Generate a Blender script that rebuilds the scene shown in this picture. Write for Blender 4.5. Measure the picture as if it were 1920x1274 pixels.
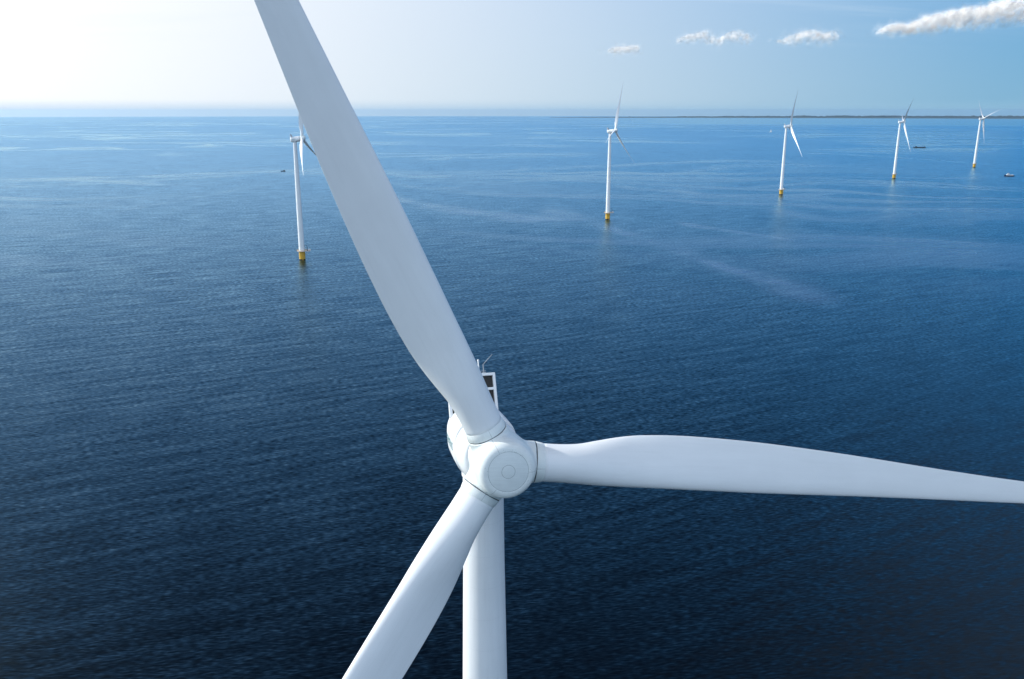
import bpy, bmesh, math, random
import numpy as np
from mathutils import Vector, Matrix, noise as mnoise

R = math.radians
for o in list(bpy.data.objects):
    bpy.data.objects.remove(o)
scene = bpy.context.scene
COL = scene.collection
EARTH = 7.4e6                       # effective radius (refraction included)
CAM_H = 140.6

# ---------------------------------------------------------------- camera
cam_d = bpy.data.cameras.new("camera")
cam = bpy.data.objects.new("camera", cam_d)
COL.objects.link(cam)
cam.location = (0, 0, CAM_H)
cam.rotation_euler = (R(90 - 15.096), 0, 0)
cam_d.sensor_width = 36
cam_d.lens = 36 * 1591.2 / 1920
cam_d.clip_start = 0.5
cam_d.clip_end = 200000
scene.camera = cam

# ---------------------------------------------------------------- render settings / exposure
scene.render.engine = "CYCLES"
scene.view_settings.view_transform = "Standard"
scene.view_settings.look = "None"
scene.view_settings.exposure = 0.0
scene.view_settings.gamma = 1.0
scene.cycles.use_denoising = True
scene.cycles.max_bounces = 10
scene.cycles.diffuse_bounces = 6
scene.cycles.glossy_bounces = 4
scene.cycles.transmission_bounces = 4
scene.cycles.volume_bounces = 1
scene.cycles.transparent_max_bounces = 320
scene.cycles.sample_clamp_indirect = 6.0

# ---------------------------------------------------------------- node helper
class NT:
    def __init__(self, tree):
        self.t = tree; self.n = tree.nodes; self.l = tree.links
    def new(self, kind, **kw):
        nd = self.n.new(kind)
        for k, v in kw.items():
            if k.startswith("i_"):
                key = k[2:]
                key = int(key) if key.isdigit() else key.replace("__", " ")
                self.put(nd.inputs[key], v)
            else:
                setattr(nd, k, v)
        return nd
    def put(self, sock, v):
        if isinstance(v, bpy.types.NodeSocket):
            self.l.new(v, sock)
        else:
            sock.default_value = v
    def math(self, op, a, b=0.0, c=0.0, clamp=False):
        nd = self.n.new("ShaderNodeMath"); nd.operation = op; nd.use_clamp = clamp
        self.put(nd.inputs[0], a); self.put(nd.inputs[1], b)
        if len(nd.inputs) > 2: self.put(nd.inputs[2], c)
        return nd.outputs[0]
    def vmath(self, op, a, b=(0, 0, 0), scale=None):
        nd = self.n.new("ShaderNodeVectorMath"); nd.operation = op
        self.put(nd.inputs[0], a)
        if op not in ("LENGTH", "NORMALIZE", "SCALE"): self.put(nd.inputs[1], b)
        if scale is not None: self.put(nd.inputs["Scale"], scale)
        return nd.outputs["Value"] if op in ("LENGTH", "DOT_PRODUCT") else nd.outputs["Vector"]
    def ramp(self, x, a, b, lo=0.0, hi=1.0, smooth=True):
        nd = self.n.new("ShaderNodeMapRange"); nd.clamp = True
        nd.interpolation_type = "SMOOTHSTEP" if smooth else "LINEAR"
        self.put(nd.inputs[0], x)
        for i, v in zip((1, 2, 3, 4), (a, b, lo, hi)): self.put(nd.inputs[i], v)
        return nd.outputs[0]
    def mixc(self, f, a, b, blend="MIX"):
        nd = self.n.new("ShaderNodeMix"); nd.data_type = "RGBA"; nd.blend_type = blend
        self.put(nd.inputs[0], f); self.put(nd.inputs[6], a); self.put(nd.inputs[7], b)
        return nd.outputs[2]
    def noise(self, vec, scale=1.0, detail=2.0, rough=0.5, dist=0.0):
        nd = self.n.new("ShaderNodeTexNoise")
        self.put(nd.inputs["Vector"], vec); self.put(nd.inputs["Scale"], scale)
        self.put(nd.inputs["Detail"], detail); self.put(nd.inputs["Roughness"], rough)
        self.put(nd.inputs["Distortion"], dist)
        return nd
    def sep(self, v):
        nd = self.n.new("ShaderNodeSeparateXYZ"); self.put(nd.inputs[0], v); return nd.outputs
    def comb(self, x=0.0, y=0.0, z=0.0):
        nd = self.n.new("ShaderNodeCombineXYZ")
        for i, v in enumerate((x, y, z)): self.put(nd.inputs[i], v)
        return nd.outputs[0]

# ---------------------------------------------------------------- sun and sky
SUN_AZ, SUN_EL = R(-78), R(30)       # azimuth measured from +Y (view direction), negative = left
sun_dir = Vector((math.sin(SUN_AZ) * math.cos(SUN_EL), math.cos(SUN_AZ) * math.cos(SUN_EL), math.sin(SUN_EL)))
sd = bpy.data.lights.new("sun", "SUN")
sd.energy = 3.9; sd.angle = R(0.5); sd.color = (1.0, 0.98, 0.95)
sun = bpy.data.objects.new("sun", sd); COL.objects.link(sun)
sun.rotation_euler = (-sun_dir).to_track_quat("-Z", "Y").to_euler()

world = bpy.data.worlds.new("World"); scene.world = world; world.use_nodes = True
W = NT(world.node_tree); W.n.clear()
sky = W.new("ShaderNodeTexSky", sky_type="NISHITA", sun_disc=False, sun_elevation=SUN_EL,
            sun_rotation=SUN_AZ, altitude=0.0, air_density=1.0, dust_density=1.2, ozone_density=2.0)
gen = W.new("ShaderNodeTexCoord").outputs["Generated"]
dirv = W.vmath("NORMALIZE", gen)
dx, dy, dz = W.sep(dirv)
# clear-air gradient (horizon -> zenith), tinted over the physical sky
el = W.math("MAXIMUM", dz, 0.0)
g1 = W.mixc(W.ramp(el, 0.0, 0.13, smooth=False), (2.45, 4.9, 6.9, 1), (1.15, 3.85, 7.2, 1))
g2 = W.mixc(W.ramp(el, 0.10, 0.23), g1, (0.02, 3.4, 8.8, 1))
g3 = W.mixc(W.ramp(el, 0.30, 0.60), g2, (0.12, 0.36, 1.0, 1))
col = W.mixc(0.05, g3, sky.outputs[0])
# bright hazy aureole round the sun, deepest near the horizon
cosg = W.vmath("DOT_PRODUCT", dirv, tuple(sun_dir))
au = W.math("POWER", W.ramp(cosg, -0.25, 0.66, 0.0, 1.0, smooth=False), 1.12)
low = W.math("MAXIMUM", W.ramp(el, 0.11, 0.24, 1.0, 0.0), W.ramp(el, 0.30, 0.68, 0.60, 0.02))
col = W.mixc(W.math("MULTIPLY", au, low), col, W.mixc(W.ramp(el, 0.12, 0.26), (11.2, 11.2, 11.3, 1), (4.3, 7.8, 14.0, 1)))
core = W.math("POWER", W.ramp(cosg, 0.70, 1.0, 0.0, 1.0, smooth=False), 2.5)
col = W.mixc(core, col, (26.0, 25.0, 23.5, 1))
# high thin cirrus
pz = W.math("ADD", el, 0.06)
pl = W.comb(W.math("DIVIDE", dx, pz), W.math("DIVIDE", dy, pz), 0.0)
cir = W.noise(W.vmath("MULTIPLY", pl, (0.35, 1.6, 1.0)), 0.55, 6, 0.6, 1.2).outputs[0]
cirm = W.math("MULTIPLY", W.ramp(cir, 0.48, 0.78), W.math("MULTIPLY", W.ramp(dz, 0.05, 0.11), W.ramp(dz, 0.22, 0.14)))
col = W.mixc(W.math("MULTIPLY", cirm, 0.30), col, (7.0, 8.4, 9.6, 1))
# broken cumulus added unseen behind the camera to fill the shaded fronts, and a thinner bank high on the right
back = W.math("ADD", W.math("MULTIPLY", dx, -0.05), W.math("MULTIPLY", dy, -0.99))
cu = W.noise(pl, 0.9, 7, 0.58, 0.3).outputs[0]
cum = W.math("MULTIPLY", W.math("MULTIPLY", W.ramp(cu, 0.30, 0.52), W.ramp(back, 0.0, 0.45)), W.ramp(el, 0.04, 0.42, 0.30, 1.0))
col = W.mixc(W.math("MULTIPLY", cum, 0.85), col, (11.4, 12.9, 15.2, 1))
rb = W.vmath("DOT_PRODUCT", dirv, tuple(Vector((0.66, 0.38, 0.66)).normalized()))
cum2 = W.math("MULTIPLY", W.ramp(cu, 0.34, 0.60), W.ramp(rb, 0.84, 0.97))
col = W.mixc(W.math("MULTIPLY", cum2, 0.8), col, (12.0, 11.2, 12.6, 1))
col = W.mixc(W.ramp(dz, 0.013, 0.0, 0.0, 0.85), col, W.mixc(au, (2.9, 5.2, 7.0, 1), (7.2, 8.3, 9.7, 1)))     # horizon sky tinted to the haze colour so the haze edge blends in
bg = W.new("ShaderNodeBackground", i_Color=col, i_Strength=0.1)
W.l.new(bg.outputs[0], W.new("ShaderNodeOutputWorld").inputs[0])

# ---------------------------------------------------------------- materials
def mat(name):
    m = bpy.data.materials.new(name); m.use_nodes = True
    t = NT(m.node_tree); t.n.clear()
    out = t.new("ShaderNodeOutputMaterial")
    return m, t, out

def paint(name, color, rough=0.4, mottling=0.05, scale=0.6, streak=True, coat=0.0, extra=None):
    m, t, out = mat(name)
    co = t.new("ShaderNodeTexCoord").outputs["Object"]
    n1 = t.noise(co, scale, 5, 0.6).outputs[0]
    n2 = t.noise(t.vmath("MULTIPLY", co, (3.0, 3.0, 0.25)), scale * 2, 4, 0.6).outputs[0]
    f = t.math("ADD", t.math("MULTIPLY", n1, 0.5), t.math("MULTIPLY", n2, 0.5 if streak else 0.0))
    k = t.ramp(f, 0.3, 0.7, 1.0 - mottling * 2, 1.0)
    c = t.mixc(1.0, (*color, 1), t.comb(k, k, k), "MULTIPLY")
    if extra: c = extra(t, co, c)
    rg = t.ramp(n1, 0.3, 0.7, rough - 0.06, rough + 0.06)
    b = t.new("ShaderNodeBsdfPrincipled", i_Base__Color=c, i_Roughness=rg)
    b.inputs["Coat Weight"].default_value = coat
    t.l.new(b.outputs[0], out.inputs[0])
    return m

def hub_marks(t, co, c):
    x, y, z = t.sep(co)
    rad = t.math("SQRT", t.math("ADD", t.math("MULTIPLY", x, x), t.math("MULTIPLY", z, z)))
    front = t.ramp(y, 1.2, 1.6)
    seam = None
    for k in range(3):
        a = k * 2 * math.pi / 3
        along = t.math("ADD", t.math("MULTIPLY", x, -math.sin(a)), t.math("MULTIPLY", z, math.cos(a)))
        across = t.math("ABSOLUTE", t.math("ADD", t.math("MULTIPLY", x, math.cos(a)), t.math("MULTIPLY", z, math.sin(a))))
        s = t.math("MULTIPLY", t.math("LESS_THAN", across, 0.018), t.ramp(along, 1.49, 1.52))
        seam = s if seam is None else t.math("MAXIMUM", seam, s)
    seam = t.math("MULTIPLY", seam, front)
    v = t.new("ShaderNodeTexVoronoi", i_Scale=7.0); t.put(v.inputs["Vector"], co)
    band = t.math("MULTIPLY", t.ramp(rad, 1.30, 1.45), t.ramp(rad, 1.85, 1.6))
    spk = t.math("MULTIPLY", t.math("LESS_THAN", v.outputs["Distance"], 0.16),
                 t.math("GREATER_THAN", t.noise(co, 1.1, 2).outputs[0], 0.50))
    spk = t.math("MULTIPLY", t.math("MULTIPLY", spk, band), front)
    g = t.math("MAXIMUM", t.math("MULTIPLY", seam, 0.45), t.math("MULTIPLY", spk, 0.6))
    return t.mixc(g, c, (0.16, 0.19, 0.19, 1))

def blade_marks(t, co, c):
    x, y, z = t.sep(co)
    n = t.noise(t.vmath("MULTIPLY", co, (1.6, 1.6, 0.10)), 1.0, 5, 0.62).outputs[0]          # spanwise grime streaks
    c = t.mixc(t.math("MULTIPLY", t.ramp(n, 0.50, 0.74), 0.09), c, (0.40, 0.42, 0.41, 1))
    return c

def tower_marks(t, co, c):
    x, y, z = t.sep(co)
    fr = t.math("ABSOLUTE", t.math("SUBTRACT", t.math("FRACT", t.math("DIVIDE", z, 2.95)), 0.5))
    weld = t.math("MULTIPLY", t.math("LESS_THAN", fr, 0.010), 0.07)
    n = t.noise(t.vmath("MULTIPLY", co, (2.2, 2.2, 0.05)), 1.0, 5, 0.6).outputs[0]
    c = t.mixc(t.math("MULTIPLY", t.ramp(n, 0.5, 0.75), 0.12), c, (0.42, 0.43, 0.42, 1))       # rain streaks
    return t.mixc(weld, c, (0.30, 0.32, 0.33, 1))

WHITE = (0.80, 0.82, 0.83)
M_BLADE = paint("blade_paint", WHITE, 0.38, 0.03, 0.25, extra=blade_marks)
M_TOWER = paint("tower_paint", WHITE, 0.40, 0.03, 0.3, extra=tower_marks)
M_HUB = paint("hub_paint", (0.78, 0.82, 0.80), 0.38, 0.05, 1.2, extra=hub_marks)
M_COVER = paint("cover_paint", (0.72, 0.77, 0.76), 0.42, 0.05, 1.5, extra=hub_marks)
M_NAC = paint("nacelle_paint", WHITE, 0.40, 0.03, 0.6)
M_SEAL = paint("seal_rubber", (0.09, 0.11, 0.12), 0.6, 0.2, 2)
M_SEAM = paint("seam_grey", (0.25, 0.29, 0.30), 0.6, 0.1, 2)
M_RAD = paint("radiator_dark", (0.035, 0.032, 0.030), 0.55, 0.3, 3)
M_STEEL = paint("galvanised_steel", (0.42, 0.44, 0.46), 0.45, 0.15, 2)
M_DARK = paint("dark_steel", (0.05, 0.055, 0.06), 0.5, 0.2, 1)
M_LETTER = paint("lettering_teal", (0.02, 0.22, 0.24), 0.5, 0.1, 2)
M_YELLOW = paint("signal_yellow", (0.72, 0.42, 0.03), 0.45, 0.12, 0.5)
M_DECK = paint("deck_paint", (0.74, 0.62, 0.56), 0.6, 0.2, 0.6)
M_WEED = paint("waterline_growth", (0.02, 0.017, 0.013), 0.8, 0.3, 1)
M_HULLB = paint("hull_navy", (0.006, 0.015, 0.05), 0.35, 0.15, 0.4)
M_HULLD = paint("hull_black", (0.012, 0.02, 0.028), 0.5, 0.25, 0.3)
M_BWHITE = paint("boat_white", (0.82, 0.83, 0.83), 0.35, 0.05, 0.5)
M_GLASS = paint("window_dark", (0.02, 0.025, 0.03), 0.1, 0.05, 1)
M_SAIL, t, out = mat("sail_cloth")
d1 = t.new("ShaderNodeBsdfDiffuse", i_Color=(0.9, 0.9, 0.88, 1)); d2 = t.new("ShaderNodeBsdfTranslucent", i_Color=(0.9, 0.9, 0.88, 1))
mx = t.new("ShaderNodeMixShader", i_0=0.45); t.l.new(d1.outputs[0], mx.inputs[1]); t.l.new(d2.outputs[0], mx.inputs[2]); t.l.new(mx.outputs[0], out.inputs[0])
M_CARGO = paint("cargo_brown", (0.06, 0.05, 0.04), 0.8, 0.3, 0.3)

# sea
m, t, out = mat("sea_water"); M_SEA = m
pos = t.new("ShaderNodeTexCoord").outputs["Object"]
def rotated(ang, sx, sy):
    mp = t.new("ShaderNodeMapping", vector_type="TEXTURE")
    t.put(mp.inputs["Vector"], pos); mp.inputs["Rotation"].default_value = (0, 0, R(ang))
    mp.inputs["Scale"].default_value = (sx, sy, 1)
    return mp.outputs[0]
def slope(ang, along, across, detail, amp, cross=0.5, rough=0.55, dist=0.0):
    """noise slope field for waves whose crests run along the direction `ang`"""
    c = t.noise(rotated(ang, along, across), 1.0, detail, rough, dist).outputs["Color"]
    v = t.vmath("SUBTRACT", c, (0.5, 0.5, 0.5))
    x, y, z = t.sep(v)
    ca, sa = math.cos(R(ang)), math.sin(R(ang))
    p = t.math("MULTIPLY", x, amp); q = t.math("MULTIPLY", y, amp * cross)   # p across crests, q along
    return t.comb(t.math("ADD", t.math("MULTIPLY", p, -sa), t.math("MULTIPLY", q, ca)),
                  t.math("ADD", t.math("MULTIPLY", p, ca), t.math("MULTIPLY", q, sa)), 0.0)
S = slope(8, 2.7, 0.62, 1.5, 0.50, 0.35, 0.5)                 # wind ripples
S2 = slope(27, 40.0, 4.5, 1, 0.19, 0.15, 0.5, 0.2)         # longer low swell, crests running off to the right
S3 = slope(-9, 11.0, 2.0, 1, 0.10, 0.3)
S4 = slope(18, 1.8, 0.45, 1, 0.14, 0.6)                     # fine chop
tot = t.vmath("ADD", t.vmath("ADD", S, S2), t.vmath("ADD", S3, S4))
# slicks: long calm streaks where the ripples are damped
warp = t.vmath("MULTIPLY", t.vmath("SUBTRACT", t.noise(pos, 1 / 700.0, 2).outputs["Color"], (0.5, 0.5, 0.5)), (900, 900, 0))
wp = t.vmath("ADD", pos, warp)
def streaks(v, ang, along, across, w0, w1):
    mp = t.new("ShaderNodeMapping", vector_type="TEXTURE"); t.put(mp.inputs["Vector"], v)
    mp.inputs["Rotation"].default_value = (0, 0, R(ang)); mp.inputs["Scale"].default_value = (along, across, 1)
    n = t.noise(mp.outputs[0], 1.0, 3, 0.5).outputs[0]
    return t.ramp(t.math("ABSOLUTE", t.math("SUBTRACT", n, 0.5)), w0, w1, 1.0, 0.0)
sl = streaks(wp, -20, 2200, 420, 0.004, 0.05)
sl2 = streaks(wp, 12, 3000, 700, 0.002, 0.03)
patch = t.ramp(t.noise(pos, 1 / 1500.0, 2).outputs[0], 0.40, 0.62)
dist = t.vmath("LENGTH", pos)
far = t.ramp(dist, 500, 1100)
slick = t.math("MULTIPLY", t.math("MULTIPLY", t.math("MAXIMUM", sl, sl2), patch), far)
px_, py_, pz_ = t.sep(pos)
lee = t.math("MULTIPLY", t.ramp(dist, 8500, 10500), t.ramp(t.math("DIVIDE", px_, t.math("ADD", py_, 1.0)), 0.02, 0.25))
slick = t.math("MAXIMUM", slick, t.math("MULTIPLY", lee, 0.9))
STREAKS = [  # fitted polynomial y = f(x) on the water (metres), half width, x range, strength
    ((1175.63, -0.576943, 0.00252063, -7.36596e-06), 46, -309, 171, 0.85),
    ((1043.34, 6.47638, -0.0710961, 0.00015853), 62, 5, 275, 0.62),
    ((2236.25, -0.565064, -0.00212584, -1.15048e-06), 57, -1156, -324, 0.90),
    ((1668.32, -3.04345, -0.00608385, -3.02309e-06), 35, -1032, -548, 0.70),
    ((-63487.1, -366.251, -0.676994, -0.000409695), 36, -592, -452, 0.50),
    ((2175.07, 3.56734, 0.0134092, 1.10892e-05), 53, -493, -28, 0.80),
    ((1915.83, 5.17563, 0.0267796, 3.56853e-05), 28, -375, -51, 0.60),
    ((1877.91, -1.03147, -0.00116974, 2.64415e-06), 40, 168, 447, 0.80),
    ((-368.328, 18.4701, -0.0736473, 8.99296e-05), 22, 200, 335, 0.70),
    ((8.24454, 16.747, -0.0469527, 3.72721e-05), 22, 437, 601, 0.60),
    ((2116.02, 0.509315, 0.00101628, -1.33089e-06), 61, -43, 946, 0.80),
    ((1505.63, 0.559869, 0.00319607, -3.33554e-06), 57, 158, 1030, 0.70),
    ((-12653, 36.7734, -0.026924, 5.77742e-06), 58, 945, 1358, 0.70),
    ((2745.69, 0.308557, -0.000462381, 2.0389e-06), 66, -349, 306, 0.70),
    ((1555.36, 2.82086, -0.00609393, 3.3733e-06), 32, 327, 1018, 0.60),
    ((-9676.61, -16.9738, -0.00469457), 220, -2172, -1545, 0.80),
    ((79388.7, -525.18, 1.17102, -0.000870021), 24, 383, 494, 0.40),
]
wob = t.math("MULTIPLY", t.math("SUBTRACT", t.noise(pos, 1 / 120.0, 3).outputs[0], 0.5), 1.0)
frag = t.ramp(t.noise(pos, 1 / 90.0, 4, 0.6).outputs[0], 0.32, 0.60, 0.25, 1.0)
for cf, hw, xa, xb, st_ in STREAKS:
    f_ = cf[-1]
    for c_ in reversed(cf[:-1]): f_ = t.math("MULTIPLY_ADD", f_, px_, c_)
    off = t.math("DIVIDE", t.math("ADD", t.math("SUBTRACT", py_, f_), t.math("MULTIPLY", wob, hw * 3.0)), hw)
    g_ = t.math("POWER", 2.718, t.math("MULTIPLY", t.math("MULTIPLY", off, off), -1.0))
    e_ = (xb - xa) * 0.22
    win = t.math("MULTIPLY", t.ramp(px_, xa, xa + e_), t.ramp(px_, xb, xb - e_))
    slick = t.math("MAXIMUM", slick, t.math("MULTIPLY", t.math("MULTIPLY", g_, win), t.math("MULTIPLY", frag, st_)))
gust = t.ramp(t.noise(wp, 1 / 260.0, 4).outputs[0], 0.3, 0.7, 0.85, 1.12)
amp = t.math("MULTIPLY", gust, t.math("SUBTRACT", 1.0, t.math("MULTIPLY", slick, 0.6)))
nrm = t.vmath("NORMALIZE", t.vmath("ADD", t.vmath("SCALE", tot, scale=amp), (0, 0, 1)))
rough = t.math("SUBTRACT", 0.32, t.math("MULTIPLY", slick, 0.10))
dfu = t.new("ShaderNodeBsdfDiffuse", i_Color=t.mixc(t.math("MULTIPLY", slick, t.ramp(dist, 9000, 3000, 0.25, 0.75)), (0.0006, 0.0016, 0.0038, 1), (0.115, 0.14, 0.215, 1)))   # slicks painted paler, standing in for the low sky they reflect
gls = t.new("ShaderNodeBsdfGlossy", distribution="BECKMANN", i_Color=(0.64, 0.91, 1.0, 1), i_Roughness=rough)
t.put(gls.inputs["Normal"], nrm)
frn = t.new("ShaderNodeFresnel", i_IOR=1.333); t.put(frn.inputs["Normal"], t.vmath("NORMALIZE", t.vmath("ADD", t.vmath("SCALE", tot, scale=t.math("MULTIPLY", amp, 1.15)), (0, 0, 1))))
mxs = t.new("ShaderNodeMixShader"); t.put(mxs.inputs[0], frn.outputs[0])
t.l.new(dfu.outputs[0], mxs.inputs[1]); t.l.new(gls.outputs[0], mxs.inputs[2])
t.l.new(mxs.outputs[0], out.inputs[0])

m, t, out = mat("far_woods"); M_WOODS = m
n = t.noise(t.new("ShaderNodeTexCoord").outputs["Object"], 0.02, 5).outputs[0]
b = t.new("ShaderNodeBsdfPrincipled", i_Base__Color=t.mixc(n, (0.006, 0.013, 0.012, 1), (0.016, 0.028, 0.022, 1)), i_Roughness=0.9)
t.l.new(b.outputs[0], out.inputs[0])
m, t, out = mat("far_fields"); M_FIELD = m
n = t.noise(t.new("ShaderNodeTexCoord").outputs["Object"], 0.004, 4).outputs[0]
b = t.new("ShaderNodeBsdfPrincipled", i_Base__Color=t.mixc(n, (0.02, 0.035, 0.03, 1), (0.05, 0.06, 0.05, 1)), i_Roughness=0.9)
t.l.new(b.outputs[0], out.inputs[0])

# cloud puffs: soft-edged little scattering flakes
def vapour(name, peak):
    m, t, out = mat(name)
    uv = t.new("ShaderNodeTexCoord").outputs["UV"]
    rr = t.vmath("LENGTH", t.vmath("SUBTRACT", uv, (0.5, 0.5, 0.0)))
    al = t.ramp(rr, 0.5, 0.0, 0.0, peak)
    sn = t.comb(*(sun_dir * 0.8 + Vector((0, 0, 0.35))).normalized())      # vapour scatters whichever way a flake lies
    d1 = t.new("ShaderNodeBsdfDiffuse", i_Color=(1.26, 1.22, 1.15, 1)); t.put(d1.inputs["Normal"], sn)
    d2 = t.new("ShaderNodeBsdfDiffuse", i_Color=(0.84, 0.92, 1.0, 1)); t.put(d2.inputs["Normal"], t.vmath("SCALE", sn, scale=-1.0))
    mx = t.new("ShaderNodeAddShader"); t.l.new(d1.outputs[0], mx.inputs[0]); t.l.new(d2.outputs[0], mx.inputs[1])
    tr = t.new("ShaderNodeBsdfTransparent")
    mx2 = t.new("ShaderNodeMixShader"); t.put(mx2.inputs[0], al)
    t.l.new(tr.outputs[0], mx2.inputs[1]); t.l.new(mx.outputs[0], mx2.inputs[2])
    t.l.new(mx2.outputs[0], out.inputs[0])
    return m
M_CLOUD = vapour("cloud_vapour", 0.085); M_WISP = vapour("cloud_wisp", 0.032)

# ---------------------------------------------------------------- mesh helpers
def mesh_from(name, verts, faces, smooth=True, material=None):
    me = bpy.data.meshes.new(name)
    me.from_pydata([tuple(v) for v in verts], [], [tuple(f) for f in faces])
    me.update()
    if smooth: me.polygons.foreach_set("use_smooth", [True] * len(me.polygons))
    if material: me.materials.append(material)
    return me

def obj(name, me, parent=None, matrix=None):
    o = bpy.data.objects.new(name, me); COL.objects.link(o)
    if parent: o.parent = parent
    if matrix is not None: o.matrix_basis = matrix
    return o

def empty(name, loc, label, cat, group=None):
    o = bpy.data.objects.new(name, None); COL.objects.link(o)
    o.location = loc; o["label"] = label; o["category"] = cat
    o.empty_display_size = 1
    if group: o["group"] = group
    return o

class MB:
    """collects simple solids into one mesh"""
    def __init__(self): self.v = []; self.f = []
    def add(self, verts, faces):
        b = len(self.v); self.v += [Vector(p) for p in verts]; self.f += [tuple(i + b for i in f) for f in faces]
    def box(self, c, s, rot=None):
        vs = []
        for sx in (-1, 1):
            for sy in (-1, 1):
                for sz in (-1, 1):
                    p = Vector((sx * s[0] / 2, sy * s[1] / 2, sz * s[2] / 2))
                    if rot: p = rot @ p
                    vs.append(p + Vector(c))
        self.add(vs, [(0, 1, 3, 2), (4, 6, 7, 5), (0, 4, 5, 1), (2, 3, 7, 6), (0, 2, 6, 4), (1, 5, 7, 3)])
    def tube(self, pts, r, n=8, cap=True):
        pts = [Vector(p) for p in pts]
        rs = r if isinstance(r, (list, tuple)) else [r] * len(pts)
        rings = []
        ref = None
        for i, p in enumerate(pts):
            d = (pts[min(i + 1, len(pts) - 1)] - pts[max(i - 1, 0)]).normalized()
            if ref is None: ref = d.orthogonal().normalized()
            u = (ref - d * ref.dot(d)).normalized(); ref = u; w = d.cross(u)
            rings.append([p + (u * math.cos(2 * math.pi * k / n) + w * math.sin(2 * math.pi * k / n)) * rs[i] for k in range(n)])
        vs = [q for rg in rings for q in rg]; fs = []
        for i in range(len(pts) - 1):
            for k in range(n):
                fs.append((i * n + k, i * n + (k + 1) % n, (i + 1) * n + (k + 1) % n, (i + 1) * n + k))
        if cap:
            fs.append(tuple(range(n - 1, -1, -1))); fs.append(tuple((len(pts) - 1) * n + k for k in range(n)))
        self.add(vs, fs)
    def lathe(self, prof, n=48, axis="z", cap0=True, cap1=True):
        vs = []; fs = []
        for (h, r) in prof:
            for k in range(n):
                a = 2 * math.pi * k / n; c, s = math.cos(a) * r, math.sin(a) * r
                vs.append((c, s, h) if axis == "z" else (s, h, c))
        for i in range(len(prof) - 1):
            for k in range(n):
                fs.append((i * n + k, i * n + (k + 1) % n, (i + 1) * n + (k + 1) % n, (i + 1) * n + k))
        if cap0: fs.append(tuple(range(n - 1, -1, -1)))
        if cap1: fs.append(tuple((len(prof) - 1) * n + k for k in range(n)))
        self.add(vs, fs)
    def mesh(self, name, material, smooth=True, sharp=35):
        me = mesh_from(name, self.v, self.f, smooth, material)
        bm = bmesh.new(); bm.from_mesh(me)
        bmesh.ops.recalc_face_normals(bm, faces=bm.faces)
        if smooth:
            for e in bm.edges:
                if len(e.link_faces) == 2 and e.calc_face_angle(0) > R(sharp): e.smooth = False
        bm.to_mesh(me); bm.free()
        return me

# ---------------------------------------------------------------- the sea (one curved sheet to the horizon)
def earth_drop(x, y): return -(x * x + y * y) / (2 * EARTH)
NA = 240
radii = list(np.geomspace(8, 47500, 150))
vs = [(0, 0, 0)]; fs = []
for r in radii:
    for k in range(NA):
        a = 2 * math.pi * k / NA
        vs.append((r * math.cos(a), r * math.sin(a), -r * r / (2 * EARTH)))
for k in range(NA): fs.append((0, 1 + k, 1 + (k + 1) % NA))
for i in range(len(radii) - 1):
    for k in range(NA):
        fs.append((1 + i * NA + k, 1 + (i + 1) * NA + k, 1 + (i + 1) * NA + (k + 1) % NA, 1 + i * NA + (k + 1) % NA))
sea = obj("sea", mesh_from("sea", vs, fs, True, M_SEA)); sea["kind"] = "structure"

# ---------------------------------------------------------------- far shore
random.seed(4)
def shore(name, az0, az1, d0, depth, hfun, material, kind, n=700):
    vs = []; fs = []
    cross = ((0.0, -0.02), (0.06, 0.75), (0.25, 1.0), (0.6, 0.95), (0.9, 0.7), (1.0, -0.02))
    for i in range(n):
        a = R(az0 + (az1 - az0) * i / (n - 1))
        for (f, hh) in cross:
            d = d0 + depth * f + 250 * mnoise.noise((a * 40, 3.1, 0))
            x, y = d * math.sin(a), d * math.cos(a)
            h = max(hfun(i, a, f) * hh, -3)
            vs.append((x, y, earth_drop(x, y) + h - (2 if hh < 0 else 0)))
    k = len(cross)
    for i in range(n - 1):
        for j in range(k - 1):
            fs.append((i * k + j, (i + 1) * k + j, (i + 1) * k + j + 1, i * k + j + 1))
    o = obj(name, mesh_from(name, vs, fs, False, material)); o["kind"] = kind
    return o
def land_h(i, a, f):
    dg = math.degrees(a)
    k = min(1, max(0, (dg - 2.5) / 15))
    return 4 + 14 * k + 6 * mnoise.noise((dg * 0.7, 0, 0)) * k
def wood_h(i, a, f):
    dg = math.degrees(a)
    k = min(1, max(0, (dg - 3.0) / 17))
    n1 = mnoise.noise((dg * 0.9, f * 2, 5)); n2 = mnoise.noise((dg * 6, f * 5, 9)); n3 = mnoise.noise((dg * 31, f * 9, 2))
    return (9 + 66 * k) * (0.72 + 0.35 * n1 + 0.18 * n2 + 0.12 * n3) if k > 0 else -3
shore("land", 2.5, 40, 22400, 1400, land_h, M_FIELD, "structure", 400)
shore("woodland", 3.0, 40, 22900, 500, wood_h, M_WOODS, "stuff", 2200)

# ---------------------------------------------------------------- wind turbine meshes (shared)
HUB_H = 115.7; OVER = 7.2; TILT = 6.2; CONE = 5.5; PREBEND = 0.0012; TIP = 65.0

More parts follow.
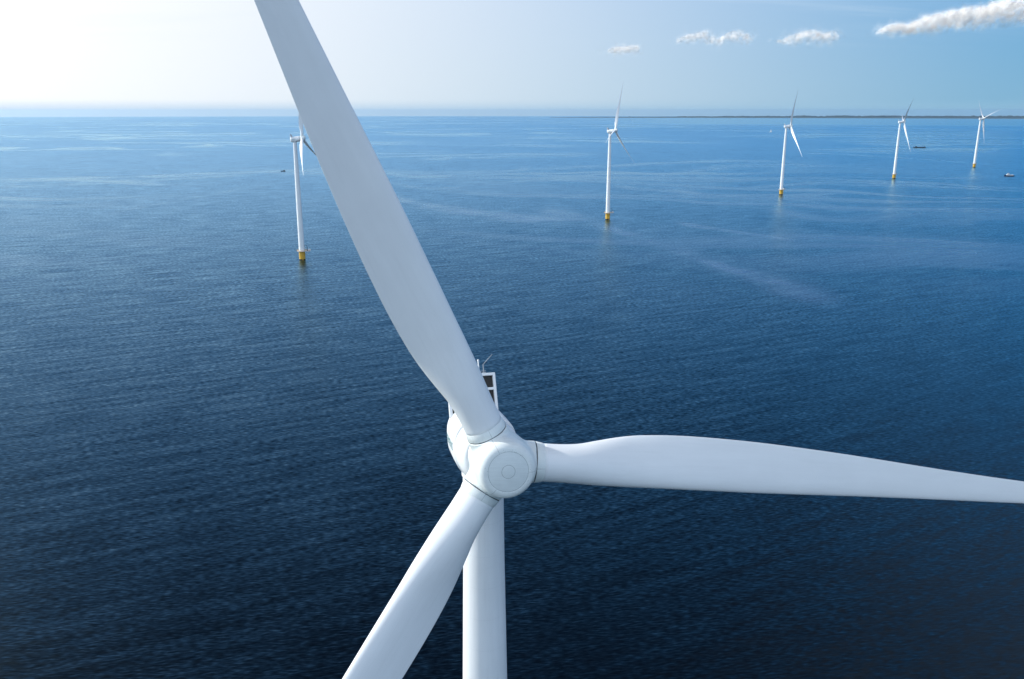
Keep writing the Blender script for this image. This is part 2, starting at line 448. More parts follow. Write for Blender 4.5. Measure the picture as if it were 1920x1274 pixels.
def blade_mesh():
    # radius, trailing offset, leading offset, thickness, twist, round->airfoil blend
    st = [(3.02, 1.41, 1.41, 2.82, 0, 0), (4.5, 1.42, 1.41, 2.80, 0, 0.0), (5.8, 1.53, 1.45, 2.70, 8, 0.10),
          (7.2, 1.84, 1.49, 2.48, 11, 0.32), (8.6, 2.15, 1.50, 2.22, 12, 0.60), (9.8, 2.35, 1.50, 1.98, 12, 0.82),
          (11.5, 2.50, 1.48, 1.70, 11, 0.95), (13.5, 2.58, 1.47, 1.48, 10, 1), (16, 2.58, 1.45, 1.28, 8.5, 1),
          (19.5, 2.48, 1.41, 1.08, 7, 1), (23.4, 2.27, 1.31, 0.92, 5, 1), (27.3, 2.00, 1.18, 0.76, 3.5, 1),
          (31.2, 1.68, 1.06, 0.64, 2, 1), (35.1, 1.37, 0.94, 0.52, 1, 1), (39.4, 1.09, 0.80, 0.42, 0.5, 1),
          (45, 0.82, 0.58, 0.31, 0, 1), (51, 0.50, 0.37, 0.23, 0.5, 1), (57, 0.33, 0.25, 0.15, 0, 1),
          (61, 0.22, 0.17, 0.10, -0.5, 1), (63.5, 0.13, 0.11, 0.07, -1, 1), (64.6, 0.09, 0.12, 0.05, -1, 1), (65.0, 0.0, 0.05, 0.02, -1, 1)]
    st = np.array(st); rs = np.concatenate([np.linspace(3.02, 20, 48), np.linspace(20.6, 60, 44), np.linspace(61, 65, 9)])
    # smooth (Catmull style) resampling of the stations
    def samp(col):
        xs, ys = st[:, 0], st[:, col]
        d = np.gradient(ys, xs)
        i = np.clip(np.searchsorted(xs, rs) - 1, 0, len(xs) - 2)
        h = xs[i + 1] - xs[i]; u = (rs - xs[i]) / h
        return ((2 * u**3 - 3 * u**2 + 1) * ys[i] + (u**3 - 2 * u**2 + u) * h * d[i] + (-2 * u**3 + 3 * u**2) * ys[i + 1] + (u**3 - u**2) * h * d[i + 1])
    te, le, th, tw, bl = (samp(c) for c in range(1, 6))
    bl = np.clip(bl, 0, 1); N = 56
    vs = []; fs = []
    for j, r in enumerate(rs):
        be = R(tw[j] + 0.5)
        for k in range(N):
            a = 2 * math.pi * k / N
            xc = (1 - math.cos(a)) / 2; s = math.sin(a)
            x = -le[j] + xc * (le[j] + te[j])
            yt = 5 * (0.2969 * math.sqrt(xc) - 0.1260 * xc - 0.3516 * xc**2 + 0.2843 * xc**3 - 0.1015 * xc**4)
            yt = max(yt, 0) + 0.012 * xc                      # blunt trailing edge
            side = 0.86 if s > 0 else 1.14
            ya = math.copysign(yt * side, s) * th[j] if abs(s) > 1e-9 else 0.0
            ya += -0.03 * math.sin(math.pi * xc) * (le[j] + te[j]) * bl[j] * 0.5
            y = (1 - bl[j]) * (s * th[j] / 2) + bl[j] * ya
            X = x * math.cos(be) + y * math.sin(be); Y = -x * math.sin(be) + y * math.cos(be)
            vs.append((X, Y + PREBEND * r * r, r))
    for j in range(len(rs) - 1):
        for k in range(N):
            fs.append((j * N + k, j * N + (k + 1) % N, (j + 1) * N + (k + 1) % N, (j + 1) * N + k))
    fs.append(tuple(range(N - 1, -1, -1))); fs.append(tuple((len(rs) - 1) * N + k for k in range(N)))
    me = mesh_from("blade", vs, fs, True, M_BLADE)
    bm = bmesh.new(); bm.from_mesh(me); bmesh.ops.recalc_face_normals(bm, faces=bm.faces); bm.to_mesh(me); bm.free()
    return me

def port_dirs():
    out = []
    for k in range(3):
        a = k * 2 * math.pi / 3
        d = np.array([-math.sin(a), 0, math.cos(a)])
        c = R(CONE)
        out.append(math.cos(c) * d + math.sin(c) * np.array([0, 1, 0]))
    return out

def hub_mesh(h=0.075):
    P = port_dirs()
    def smin(a, b, k):
        q = np.clip(0.5 + 0.5 * (b - a) / k, 0, 1)
        return b * (1 - q) + a * q - k * q * (1 - q)
    def rbox2(r, y, r1, y0, y1, f):
        qx = np.abs(r) - (r1 - f); yc = (y0 + y1) / 2; qy = np.abs(y - yc) - ((y1 - y0) / 2 - f)
        return np.sqrt(np.maximum(qx, 0)**2 + np.maximum(qy, 0)**2) + np.minimum(np.maximum(qx, qy), 0) - f
    def sdf(p):
        x, y, z = p[..., 0], p[..., 1], p[..., 2]
        r = np.sqrt(x * x + z * z)
        rear = rbox2(r, y, 2.12, -2.02, 2.0, 0.25)
        nose = rbox2(r, y, 2.10, -1.0, 2.84, 0.60)
        d = smin(rear, nose, 0.5)
        for q in P:
            al = x * q[0] + y * q[1] + z * q[2]
            ra = np.sqrt(np.maximum(x * x + y * y + z * z - al * al, 0))
            qx = ra - (1.56 - 0.04); qy = np.abs(al - 1.2) - (1.26 - 0.04)
            cyl = np.sqrt(np.maximum(qx, 0)**2 + np.maximum(qy, 0)**2) + np.minimum(np.maximum(qx, qy), 0) - 0.04
            d = smin(d, cyl, 0.28)
        return d
    lo = np.array([-2.9, -2.4, -2.9]); n = np.array([78, 74, 78])
    ax = [lo[i] + h * np.arange(n[i]) for i in range(3)]
    G = np.stack(np.meshgrid(*ax, indexing="ij"), -1); D = sdf(G); I = D < 0
    cells = n - 1
    cnt = np.zeros(cells); acc = np.zeros(tuple(cells) + (3,))
    sl = lambda o: tuple(slice(o[i], o[i] + cells[i]) for i in range(3))
    cor = [(a, b, c) for a in (0, 1) for b in (0, 1) for c in (0, 1)]
    for a in cor:
        for ax_ in range(3):
            if a[ax_]: continue
            b2 = list(a); b2[ax_] = 1
            d0, d1 = D[sl(a)], D[sl(b2)]; cr = (d0 < 0) != (d1 < 0)
            u = np.where(cr, d0 / np.where(cr, d0 - d1, 1), 0)
            p = G[sl(a)].copy(); p[..., ax_] += u * h
            acc[cr] += p[cr]; cnt[cr] += 1
    on = cnt > 0
    idx = -np.ones(cells, int); idx[on] = np.arange(on.sum())
    V = acc[on] / cnt[on][:, None]
    for _ in range(4):
        e = 1e-3; g = np.stack([(sdf(V + np.eye(3)[i] * e) - sdf(V - np.eye(3)[i] * e)) / (2 * e) for i in range(3)], -1)
        V = V - g * (sdf(V) / np.maximum((g * g).sum(-1), 0.2))[:, None]
    F = []
    for ax_ in range(3):
        o1, o2 = [i for i in range(3) if i != ax_]
        s0 = [slice(1, n[i] - 1) for i in range(3)]; s0[ax_] = slice(0, n[ax_] - 1)
        s1 = list(s0); s1[ax_] = slice(1, n[ax_])
        cr = I[tuple(s0)] != I[tuple(s1)]
        w = np.argwhere(cr)
        w[:, o1] += 1; w[:, o2] += 1
        def cell(da, db):
            q = w.copy(); q[:, o1] -= da; q[:, o2] -= db
            return idx[q[:, 0], q[:, 1], q[:, 2]]
        F += list(zip(cell(0, 0), cell(1, 0), cell(1, 1), cell(0, 1)))
    F = [tuple(int(i) for i in f) for f in F if min(f) >= 0]
    me = mesh_from("hub", V, F, True, M_HUB)
    bm = bmesh.new(); bm.from_mesh(me); bmesh.ops.recalc_face_normals(bm, faces=bm.faces)
    for e in bm.edges:
        if len(e.link_faces) == 2 and e.calc_face_angle(0) > R(50): e.smooth = False
    bm.to_mesh(me); bm.free()
    return me

def ring_mesh(name, r0, r1, z0, z1, bev, material, n=64):
    b = MB(); b.lathe([(z0, r0), (z0, r1 - bev), (z0 + bev, r1), (z1 - bev, r1), (z1, r1 - bev), (z1, r0)], n, "z", False, False)
    return b.mesh(name, material)

ME = {}
ME["blade"] = blade_mesh()
ME["hub"] = hub_mesh()
b = MB(); b.lathe([(2.46, 1.40), (2.46, 1.50), (2.56, 1.50), (2.56, 1.40)], 64, "z", False, False); ME["seal"] = b.mesh("blade_seal", M_SEAL)
b = MB(); b.lathe([(2.545, 1.42), (2.545, 1.515), (2.58, 1.53), (2.95, 1.475), (3.05, 1.455), (3.14, 1.425), (3.16, 1.39)], 64, "z", False, False)
ME["collar"] = b.mesh("root_collar", M_HUB)
b = MB(); b.lathe([(2.80, 1.45), (2.847, 1.45), (2.853, 1.435), (2.853, 0.0001)], 64, "y", True, True); ME["cover"] = b.mesh("front_cover", M_COVER)
b = MB(); b.lathe([(2.82, 1.448), (2.844, 1.448), (2.844, 1.47), (2.82, 1.47)], 64, "y", False, False); ME["cover_seam"] = b.mesh("cover_seam", M_SEAM)
b = MB(); b.lathe([(2.845, 0.47), (2.862, 0.465), (2.866, 0.45), (2.866, 0.0001)], 48, "y"); ME["hatch"] = b.mesh("hatch_cover", M_COVER)
b = MB(); b.lathe([(2.845, 0.472), (2.857, 0.472), (2.857, 0.492), (2.845, 0.492)], 48, "y", False, False); ME["hatch_seam"] = b.mesh("hatch_seam", M_SEAM)
# generator: big drum behind the hub
b = MB(); b.lathe([(-2.00, 1.7), (-2.12, 2.0), (-2.16, 2.25), (-2.35, 2.45), (-2.75, 2.62), (-3.2, 2.72), (-4.9, 2.74), (-4.98, 2.70), (-4.98, 2.2)], 72, "y")
ME["generator"] = b.mesh("generator_drum", M_NAC)
b = MB(); b.lathe([(-1.90, 1.9), (-1.90, 2.06), (-2.14, 2.06), (-2.14, 1.9)], 64, "y", False, False); ME["hub_seal"] = b.mesh("hub_seal", M_SEAL)

NAC_PROF = [(-5.04, 2.2, 0.0), (-5.04, 2.68, 0.0), (-5.10, 2.73, 0.0), (-7.0, 2.75, 0.0), (-9.0, 2.72, 0.0), (-9.9, 2.62, 0.0), (-10.5, 2.40, 0.02), (-10.95, 1.95, 0.05), (-11.15, 1.3, 0.07), (-11.2, 0.4, 0.08)]
def nac_r(y):
    ys = [p[0] for p in NAC_PROF[1:]][::-1]; rr = [p[1] for p in NAC_PROF[1:]][::-1]
    return float(np.interp(y, ys, rr))
def superell(a, r, n=2.5):
    c, s = math.cos(a), math.sin(a)
    return r / (abs(c)**n + abs(s)**n)**(1 / n)
def nacelle_mesh():
    b = MB(); N = 72; vs = []; fs = []
    for (y, r, dz_) in NAC_PROF:
        for k in range(N):
            a = 2 * math.pi * k / N; q = superell(a, r)
            vs.append((q * math.sin(a), y, q * math.cos(a) + dz_))
    for i in range(len(NAC_PROF) - 1):
        for k in range(N): fs.append((i * N + k, i * N + (k + 1) % N, (i + 1) * N + (k + 1) % N, (i + 1) * N + k))
    fs.append(tuple(range(N))); fs.append(tuple((len(NAC_PROF) - 1) * N + k for k in range(N)))
    b.add(vs, fs)
    return b.mesh("nacelle", M_NAC)
ME["nacelle"] = nacelle_mesh()
b = MB(); b.lathe([(-4.2, 1.78), (-3.2, 1.80), (-2.6, 2.05), (-2.3, 2.3), (-1.5, 2.35)], 48, "z"); ME["yaw_neck"] = b.mesh("yaw_collar", M_NAC)

# rear cooler: leaning frame with dark radiator panels
LEAN = R(20)
CW, CH = 4.1, 3.55
cool_m = Matrix.Translation((0.33, -9.2, 1.15)) @ Matrix.Rotation(LEAN, 4, "X")
b = MB()
for sx in (-1, 1): b.box((sx * (CW / 2 - 0.11), 0, CH / 2), (0.22, 0.62, CH))
for z, hh in ((CH - 0.11, 0.22), (CH * 0.62, 0.20), (0.15, 0.3)): b.box((0, 0, z), (CW - 0.44, 0.60, hh))
b.box((0, 0.05, CH * 0.31), (0.14, 0.5, CH * 0.62 - 0.4))
for sx in (-1, 1):   # raking struts to the roof
    b.tube([(sx * (CW / 2 - 0.11), -0.35, CH * 0.75), (sx * (CW / 2 - 0.4), -2.2, 0.55)], 0.07, 6)
ME["cooler_frame"] = b.mesh("cooler_frame", M_NAC, True, 30)
def panel(z0, z1):
    b = MB(); b.box((0, -0.12, (z0 + z1) / 2), (CW - 0.46, 0.16, z1 - z0))
    n = int((CW - 0.5) / 0.12)
    for i in range(n): b.box((-CW / 2 + 0.3 + i * 0.12, -0.02, (z0 + z1) / 2), (0.035, 0.05, z1 - z0 - 0.04))
    return b.mesh("radiator_panel", M_RAD, False)
ME["rad_up"] = panel(CH * 0.62 + 0.105, CH - 0.225)
ME["rad_lo"] = panel(0.305, CH * 0.62 - 0.105)
# masts on top of the cooler
b = MB(); b.tube([(0, 0, 0), (0, 0, 1.05)], 0.055, 8); b.box((0, 0, 0.04), (0.22, 0.22, 0.08)); b.lathe([(1.05, 0.055), (1.08, 0.085), (1.22, 0.085), (1.25, 0.03)], 10)
ME["sensor_mast"] = b.mesh("sensor_mast", M_BWHITE)
b = MB(); b.tube([(0, 0, 0), (0, 0, 0.75), (0.02, 0, 0.8)], 0.05, 8); b.tube([(0, 0, 0.78), (-0.84, 0.1, 1.6)], [0.035, 0.022], 6); b.box((0, 0, 0.05), (0.3, 0.25, 0.1))
b.tube([(-0.18, 0, 0.22), (0.25, 0, 0.22)], 0.03, 6)
ME["rod"] = b.mesh("lightning_rod", M_STEEL)

def lettering_mesh():
    cu = bpy.data.curves.new("lettering", "FONT"); cu.body = "SIEMENS"; cu.size = 1.0; cu.align_x = "CENTER"; cu.resolution_u = 3
    o = bpy.data.objects.new("lettering_tmp", cu); COL.objects.link(o)
    dg = bpy.context.evaluated_depsgraph_get()
    me = bpy.data.meshes.new_from_object(o.evaluated_get(dg)); bpy.data.objects.remove(o)
    bm = bmesh.new(); bm.from_mesh(me)
    bmesh.ops.subdivide_edges(bm, edges=bm.edges[:], cuts=1)
    for v in bm.verts:
        y = v.co.x - 7.7; z = v.co.y - 0.35
        a = math.atan2(2.7, z)
        for _ in range(6):
            q = superell(a, nac_r(y)); a += (q * math.cos(a) - z) * 0.3
        v.co = Vector((superell(a, nac_r(y)) * math.sin(a) + 0.012, y, z))
    bm.to_mesh(me); bm.free()
    me.materials.clear(); me.materials.append(M_LETTER); me.name = "lettering"
    return me
ME["lettering"] = lettering_mesh()

# tower, transition piece, platform, crane
b = MB(); b.lathe([(8.9, 2.78), (30, 2.66), (60, 2.40), (91, 1.99), (104, 1.76), (111.55, 1.68)], 72)
for z in (34.0, 62.0, 88.0): b.lathe([(z - 0.08, float(np.interp(z, [8.9, 30, 60, 91, 104], [2.78, 2.66, 2.40, 1.99, 1.76])) + f) for f in (0.0,)] + [(z + 0.08, float(np.interp(z, [8.9, 30, 60, 91, 104], [2.78, 2.66, 2.40, 1.99, 1.76])) + 0.0)], 72, "z", False, False)
ME["tower"] = b.mesh("tower", M_TOWER)
b = MB(); b.lathe([(1.1, 3.02), (8.0, 3.02), (8.3, 3.1), (8.6, 3.1)], 56); ME["tp"] = b.mesh("transition_piece", M_YELLOW)
b = MB(); b.lathe([(-30, 2.9), (1.1, 2.96)], 48); ME["pile"] = b.mesh("monopile", M_WEED)
b = MB()
for sx in (-0.6, 0.6): b.tube([(3.7, sx, -1), (3.7, sx, 8.6)], 0.14, 8)
for z in np.arange(0.3, 8.6, 0.45): b.tube([(3.7, -0.6, z), (3.7, 0.6, z)], 0.03, 5)
for sx in (-0.6, 0.6):
    for z in (2.0, 6.8): b.tube([(2.95, sx, z), (3.75, sx, z)], 0.1, 6)
ME["ladder"] = b.mesh("boat_landing", M_YELLOW)
b = MB(); b.lathe([(8.62, 3.0), (8.62, 4.7), (8.88, 4.7), (8.88, 2.7)], 48, "z", False, False); b.box((5.6, 0, 8.74), (5.0, 4.6, 0.24))
b.tube([(7.6, 0, 8.6), (3.1, 0, 5.2)], 0.16, 8)
ME["platform"] = b.mesh("platform", M_DECK)
b = MB()
ringp = [(4.62 * math.cos(a), 4.62 * math.sin(a)) for a in np.linspace(R(35), R(325), 30)]
path = [(8.05, 2.25), (4.6, 2.25)] + ringp[0:] + [(4.6, -2.25), (8.05, -2.25), (8.05, 2.25)]
for z in (9.45, 10.0): b.tube([(x, y, z) for x, y in path], 0.045, 5)
for i in range(0, len(path)): b.tube([(path[i][0], path[i][1], 8.8), (path[i][0], path[i][1], 10.0)], 0.04, 5)
ME["railing"] = b.mesh("railing", M_YELLOW)
b = MB(); b.tube([(5.6, -0.9, 8.86), (5.6, -0.9, 12.3), (5.3, -0.9, 13.6), (4.6, -0.9, 14.4), (3.6, -0.9, 14.7), (2.95, -0.9, 14.2)], [0.26, 0.22, 0.2, 0.18, 0.15, 0.1], 10)
b.box((5.6, -0.9, 9.2), (0.8, 0.8, 0.7)); b.tube([(3.0, -0.9, 14.2), (3.0, -0.9, 12.9)], 0.03, 5)
ME["crane"] = b.mesh("davit_crane", M_DARK)
b = MB(); b.box((7.0, 1.0, 9.55), (1.8, 1.6, 1.35)); b.box((7.0, 1.0, 10.27), (1.9, 1.7, 0.09)); ME["cabinet"] = b.mesh("equipment_cabinet", M_BWHITE)
b = MB(); b.box((0, 0, 1.05), (0.12, 1.0, 2.1)); b.box((0.02, 0, 2.2), (0.3, 1.2, 0.12)); ME["door"] = b.mesh("door", M_STEEL)

def rotor_frame(yaw, az):
    ya, ti = R(yaw), R(TILT)
    a = Vector((math.sin(ya) * math.cos(ti), -math.cos(ya) * math.cos(ti), math.sin(ti)))
    s = Vector((math.cos(ya), math.sin(ya), 0)); u = s.cross(-a)
    if u.z < 0: u = -u
    az = R(az)
    d = u * math.cos(az) + s * math.sin(az); tt = s * math.cos(az) - u * math.sin(az)
    return a, s, u, d, tt
def mat3(x, y, z, loc):
    M = Matrix.Identity(4)
    for i in range(3): M[i][0], M[i][1], M[i][2], M[i][3] = x[i], y[i], z[i], loc[i]
    return M

def build_turbine(x, y, yaw, az, label, scale=1.0, base_rot=20, pitch=55):
    root = empty("wind_turbine", (x, y, earth_drop(x, y)), label, "wind turbine", "wind turbines standing in the sea")
    root.scale = (scale,) * 3
    a, s, u, d, tt = rotor_frame(yaw, az)
    ah = Vector((math.sin(R(yaw)), -math.cos(R(yaw)), 0))
    C = ah * OVER + Vector((0, 0, HUB_H))
    Mb = Matrix.Rotation(R(base_rot), 4, "Z")
    obj("tower", ME["tower"], root); 
    tp = obj("transition_piece", ME["tp"], root); obj("monopile", ME["pile"], root)
    obj("boat_landing", ME["ladder"], root, Matrix.Rotation(R(base_rot - 70), 4, "Z"))
    pf = obj("platform", ME["platform"], root, Mb)
    obj("railing", ME["railing"], pf); obj("equipment_cabinet", ME["cabinet"], pf)
    obj("davit_crane", ME["crane"], root, Mb)
    obj("door", ME["door"], root, Mb @ Matrix.Translation((2.76, 1.3 * 0, 8.9)))
    Mn = mat3(-s, a, u, C)
    Mn2 = Mn @ Matrix.Translation((0.15, 0, -0.40)) @ Matrix.Diagonal((0.93, 1, 0.93, 1))
    obj("generator_drum", ME["generator"], root, Mn2)
    nc = obj("nacelle", ME["nacelle"], root, Mn2)
    obj("lettering", ME["lettering"], nc)
    obj("yaw_collar", ME["yaw_neck"], root, Matrix.Translation((0, 0, HUB_H)))
    cf = obj("cooler_frame", ME["cooler_frame"], root, Mn @ cool_m)
    obj("radiator_panel", ME["rad_up"], cf); obj("radiator_panel", ME["rad_lo"], cf)
    obj("sensor_mast", ME["sensor_mast"], cf, Matrix.Translation((-0.75, 0, CH + 0.0)))
    obj("lightning_rod", ME["rod"], cf, Matrix.Translation((-1.15, 0, CH + 0.0)))
    hb = obj("hub", ME["hub"], root, mat3(-tt, a, d, C))
    obj("front_cover", ME["cover"], hb); obj("cover_seam", ME["cover_seam"], hb)
    obj("hatch_cover", ME["hatch"], hb); obj("hatch_seam", ME["hatch_seam"], hb); obj("hub_seal", ME["hub_seal"], hb)
    for k in range(3):
        _, _, _, dk, tk = rotor_frame(yaw, az + 120 * k)
        c = R(CONE); dc = dk * math.cos(c) + a * math.sin(c); ac = a * math.cos(c) - dk * math.sin(c)
        bl = obj("blade", ME["blade"], root, mat3(-tk, ac, dc, C) @ Matrix.Rotation(R(-pitch), 4, "Z"))
        obj("root_collar", ME["collar"], bl); obj("blade_seal", ME["seal"], bl)
    return root

MAIN_YAW = 12.4
mx_, my_ = -0.86 - math.sin(R(MAIN_YAW)) * OVER, 58.1 + math.cos(R(MAIN_YAW)) * OVER
build_turbine(mx_, my_, MAIN_YAW, 96.3, "huge white wind turbine in the foreground, its rotor hub facing the camera", 1.0, 200, -3)
build_turbine(-204.6, 820.4, 90, 4, "wind turbine partly hidden behind the upper blade of the foreground turbine", 1.0, 0)
build_turbine(128.0, 1139.4, 63, 20, "wind turbine with one tall upright blade, standing on a pale streak of water", 1.0, 10)
build_turbine(466.4, 1486.9, 84, 102, "wind turbine nearest the tiny white sailboat, just right of it", 1.0, 30)
build_turbine(821.1, 1852.6, 78, 79, "wind turbine standing left of the long dark barge", 1.025, 40)
build_turbine(1190.8, 2227.9, 87, 52, "farthest wind turbine, its blades spread in a Y, near the navy workboat", 1.05, 40)

# ---------------------------------------------------------------- boats
def ray_sea(px, py):
    """ground point seen at a photo pixel (1920 wide)"""
    p = R(15.096); v = (637 - py) / 1591.2; h = (px - 960) / 1591.2
    d = Vector((h, math.cos(p) + v * math.sin(p), -math.sin(p) + v * math.cos(p)))
    tt = CAM_H / -d.z
    for _ in range(8):
        x, y = d.x * tt, d.y * tt
        tt = (CAM_H - earth_drop(x, y)) / -d.z
    return Vector((d.x * tt, d.y * tt, earth_drop(d.x * tt, d.y * tt)))

def hull_mesh(name, L, B, D, draft, sheer, material, blunt=0.5):
    b = MB(); n = 22; vs = []; fs = []; K = 9
    for i in range(n):
        u = i / (n - 1); xx = (u - 0.5) * L
        w = B / 2 * (min(1, (1 - u) / (1 - blunt)) ** 0.6 if u > blunt else (0.82 + 0.18 * min(1, u / 0.25)))
        w = max(w, 0.04)
        top = D + sheer * (2 * u - 0.8)**2 * (1 if u > 0.4 else 0.35)
        for k in range(K):
            q = k / (K - 1) * 2 - 1
            if abs(q) > 0.75: vs.append((xx + (0.06 * L * (abs(q) - .75) * 4 * max(0, u - .8) * 5 * .3), math.copysign(w, q), -draft * 0.3 + (top + draft * 0.3) * (abs(q) - 0.75) * 4))
            else: vs.append((xx, w * 0.95 * q / 0.75, -draft * (1 - 0.7 * (abs(q) / 0.75)**2)))
    for i in range(n - 1):
        for k in range(K - 1): fs.append((i * K + k, i * K + k + 1, (i + 1) * K + k + 1, (i + 1) * K + k))
        fs.append((i * K + K - 1, i * K, (i + 1) * K, (i + 1) * K + K - 1))
    fs.append(tuple(range(K))); fs.append(tuple((n - 1) * K + k for k in range(K)))
    b.add(vs, fs); return b.mesh(name, material, True, 40)

def boat_root(name, px, py, heading, label, cat):
    o = empty(name, ray_sea(px, py), label, cat); o.rotation_euler = (0, 0, R(heading)); return o
# navy workboat (bow to the left)
w = boat_root("workboat", 1892, 331, 170, "navy hulled workboat with white wheelhouse and deckhouse, right of the farthest turbine", "boat")
obj("hull", hull_mesh("hull", 20, 6.2, 2.0, 1.0, 1.0, M_HULLB, 0.6), w)
b = MB(); b.box((2.9, 0, 3.4), (5.2, 4.4, 2.6)); b.box((2.2, 0, 5.3), (3.4, 3.6, 1.9)); b.box((2.2, 0, 6.3), (3.8, 4.0, 0.16)); ME_ = b.mesh("wheelhouse", M_BWHITE, False); wh = obj("wheelhouse", ME_, w)
b = MB(); b.box((2.2, 0, 5.45), (3.46, 3.66, 0.75)); obj("window_band", b.mesh("window_band", M_GLASS, False), wh)
b = MB(); b.box((-5.2, 0, 2.9), (6.0, 4.6, 1.8)); b.box((-1.4, 0, 2.6), (1.8, 3.8, 1.2)); obj("deckhouse", b.mesh("deckhouse", M_BWHITE, False), w)
b = MB(); b.tube([(1.4, 0, 6.3), (1.2, 0, 9.2)], 0.12, 6); b.tube([(1.3, -1.2, 8), (1.3, 1.2, 8)], 0.06, 5); obj("mast", b.mesh("mast", M_BWHITE), w)
# long barge
w = boat_root("barge", 1724, 277.5, 4, "long dark cargo barge low in the water, between the two farthest turbines", "barge")
obj("hull", hull_mesh("hull", 50, 9, 2.4, 1.2, 1.1, M_HULLD, 0.86), w)
b = MB(); b.box((2, 0, 2.7), (32, 7.4, 1.2)); obj("cargo_hatch", b.mesh("cargo_hatch", M_CARGO, False), w)
b = MB(); b.box((-14.0, 0, 4.0), (4.5, 5.6, 3.4)); b.box((-14.0, 0, 5.8), (5.0, 6.0, 0.15)); obj("wheelhouse", b.mesh("wheelhouse", M_HULLD, False), w)
b = MB(); b.box((21.0, 0, 3.6), (3.2, 4.6, 1.5)); b.tube([(21, 0, 4.2), (21, 0, 7.2)], 0.12, 6); obj("foredeck_gear", b.mesh("foredeck_gear", M_HULLD, False), w)
# small dark motor boat
w = boat_root("motorboat", 531, 321.8, 184, "small dark motorboat left of the turbine behind the big blade", "boat")
obj("hull", hull_mesh("hull", 10.5, 3.2, 1.3, 0.6, 0.7, M_HULLD, 0.5), w)
b = MB(); b.box((-2.2, 0, 2.2), (3.0, 2.3, 2.0)); b.box((-2.2, 0, 3.25), (3.3, 2.5, 0.12)); obj("cabin", b.mesh("cabin", M_HULLD, False), w)
# sailing boat
w = boat_root("sailboat", 1445.3, 248.3, 20, "tiny white sailboat alone on the far water", "sailboat"); w.scale = (1.25, 1.25, 1.25)
obj("hull", hull_mesh("hull", 13, 3.6, 1.3, 0.7, 0.5, M_BWHITE, 0.45), w)
b = MB(); b.tube([(0.6, 0, 1), (0.6, 0, 17.5)], 0.12, 6); b.tube([(0.6, 0, 2.4), (-5.2, 0.5, 2.4)], 0.1, 6); obj("mast", b.mesh("mast", M_STEEL), w)
def sail(p0, p1, p2, belly):
    vs = []; fs = []; n = 10
    for i in range(n + 1):
        for j in range(n + 1):
            u, v_ = i / n, j / n
            q = (Vector(p0) * (1 - u) + Vector(p1) * u) * (1 - v_) + Vector(p2) * v_
            q.y += belly * math.sin(math.pi * u) * (1 - v_)
            vs.append(q)
    for i in range(n):
        for j in range(n): fs.append((i * (n + 1) + j, (i + 1) * (n + 1) + j, (i + 1) * (n + 1) + j + 1, i * (n + 1) + j + 1))
    return vs, fs
b = MB(); b.add(*sail((0.5, 0, 2.6), (-5.1, 0.6, 2.6), (0.5, 0, 17.2), 0.8)); obj("mainsail", b.mesh("mainsail", M_SAIL), w)
b = MB(); b.add(*sail((6.0, 0, 1.6), (0.9, 0.9, 2.2), (0.9, 0, 15.4), 0.7)); obj("jib", b.mesh("jib", M_SAIL), w)

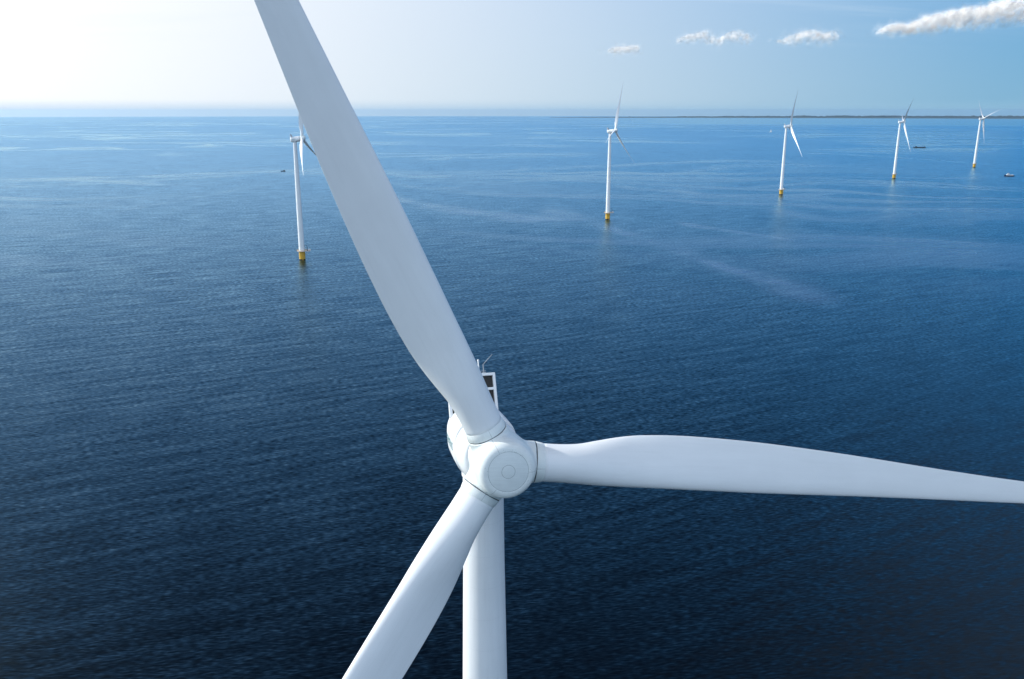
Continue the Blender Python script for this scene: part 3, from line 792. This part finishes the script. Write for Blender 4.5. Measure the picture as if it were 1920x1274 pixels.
# ---------------------------------------------------------------- clouds
def cloud(px, py, width_px, dist_m, outline, label, n, seed, puff=1.0, dens=1.0):
    """flakes filling a lumpy heap; outline: list of (u 0..1, base v px, top v px) in photo pixels of extent"""
    rnd = random.Random(seed)
    p = R(15.096); vv = (637 - py) / 1591.2; hh = (px - 960) / 1591.2
    d = Vector((hh, math.cos(p) + vv * math.sin(p), -math.sin(p) + vv * math.cos(p))).normalized()
    c = Vector((0, 0, CAM_H)) + d * dist_m
    k = (d.y * math.cos(p) - d.z * math.sin(p)) * dist_m / 1591.2      # metres per photo pixel there
    right = Vector((1, 0, 0)); fwd = Vector((0, 1, 0))
    us = [o[0] for o in outline]; b0 = [o[1] for o in outline]; t0 = [o[2] for o in outline]
    vs = []; fs = []; uvs = []; mats = []
    made = 0; tries = 0; tallest = max(a_ - b_ for a_, b_ in zip(t0, b0))
    while made < n and tries < n * 60:
        tries += 1
        u = rnd.random(); lo, hi = np.interp(u, us, b0), np.interp(u, us, t0)
        if rnd.random() * tallest > hi - lo: continue
        w = rnd.random() ** 0.55
        v = lo + (hi - lo) * w
        thick = (hi - lo) * 0.9 + 4
        g = rnd.gauss(0, 0.45)
        q = Vector(((u - 0.5) * width_px, g * thick, v))
        nz = mnoise.fractal(q * 0.085 + Vector((seed * 7.1, 0, 0)), 1.0, 2.0, 4)
        edge = min(1, (hi - v) / max(3, 0.25 * (hi - lo)))
        if nz + 0.30 * edge + 0.06 < 0.10 + 0.25 * abs(g): continue
        low = 1 - w
        if rnd.random() > dens * (1 - 0.9 * low): continue
        wisp = rnd.random() < 0.34
        r = puff * (rnd.uniform(5.0, 11.0) if wisp else rnd.uniform(2.2, 6.5) * (0.40 + 0.9 * edge)) * k
        if wisp: q += Vector((rnd.gauss(0, 7), 0, rnd.gauss(0, 3.5) - 1.5))
        pos_ = c + right * q.x * k + fwd * q.y * k + Vector((0, 0, q.z * k))
        nrm_ = Vector((rnd.gauss(0, 1), rnd.gauss(0, 1), rnd.gauss(0, 1))).normalized()
        e1 = nrm_.orthogonal().normalized(); e2 = nrm_.cross(e1)
        bi = len(vs)
        for (sa, sb) in ((-1, -1), (1, -1), (1, 1), (-1, 1)): vs.append(pos_ + e1 * (sa * r) + e2 * (sb * r))
        fs.append((bi, bi + 1, bi + 2, bi + 3)); uvs += [0, 0, 1, 0, 1, 1, 0, 1]; mats.append(1 if wisp else 0)
        made += 1
    org = c.copy()
    me = mesh_from("cloud", [q - org for q in vs], fs, False, M_CLOUD)
    me.materials.append(M_WISP); me.polygons.foreach_set("material_index", mats)
    ul = me.uv_layers.new(name="UVMap"); ul.data.foreach_set("uv", uvs)
    o = obj("cloud", me); o.location = org
    o["label"] = label; o["category"] = "cloud"; o["group"] = "small fair weather clouds"
    return o
cloud(1790, 50, 290, 11000, [(0, 14 - 26, 14 - 24), (0.06, -16, 2), (0.12, -17, 6), (0.2, -17, 3), (0.33, -16, 22), (0.42, -14, 27), (0.5, -12, 30), (0.6, -9, 36), (0.68, -8, 34), (0.75, -6, 48), (0.82, -4, 54), (0.88, -4, 50), (0.93, -3, 50), (1, 2, 30)],
      "largest cumulus cloud, rising to the right in the top corner of the sky", 9500, 3, 1.15)
cloud(1170, 93, 58, 13000, [(0, -5, 0), (0.2, -9, 5), (0.5, -9, 4), (0.75, -8, 8), (0.9, -7, 7), (1, -2, 0)],
      "smallest cloud, a compact puff above the turbine with one upright blade", 560, 11)
cloud(1340, 75, 140, 13000, [(0, -8, 0), (0.1, -8, 8), (0.2, -6, 12), (0.35, -6, 17), (0.45, -12, 10), (0.55, -13, 2), (0.65, -10, 12), (0.8, -10, 18), (0.92, -9, 12), (1, -4, 0)],
      "wispy cloud in two lobes, between the smallest puff and the next cloud right", 1150, 23, 1.0, 0.7)
cloud(1515, 72, 115, 13000, [(0, -8, -4), (0.15, -12, 1), (0.3, -14, 8), (0.5, -12, 16), (0.62, -12, 15), (0.75, -12, 8), (0.88, -10, 14), (1, -6, 2)],
      "middle sized flat based cloud immediately left of the largest cloud", 1350, 31, 1.0, 0.8)

# ---------------------------------------------------------------- haze
m, t, out = mat("haze_air")
pv = t.new("ShaderNodeVolumePrincipled")
pv.inputs["Color"].default_value = (0.58, 0.82, 1.0, 1)
pv.inputs["Density"].default_value = 1.8e-5
pv.inputs["Anisotropy"].default_value = 0.5
t.l.new(pv.outputs[0], out.inputs["Volume"])
b = MB(); z0, z1 = earth_drop(47500, 0) - 1.5, 182.0
b.box((0, 0, (z0 + z1) / 2), (96000, 96000, z1 - z0))
hz = obj("haze", b.mesh("haze", m, False)); hz["kind"] = "stuff"
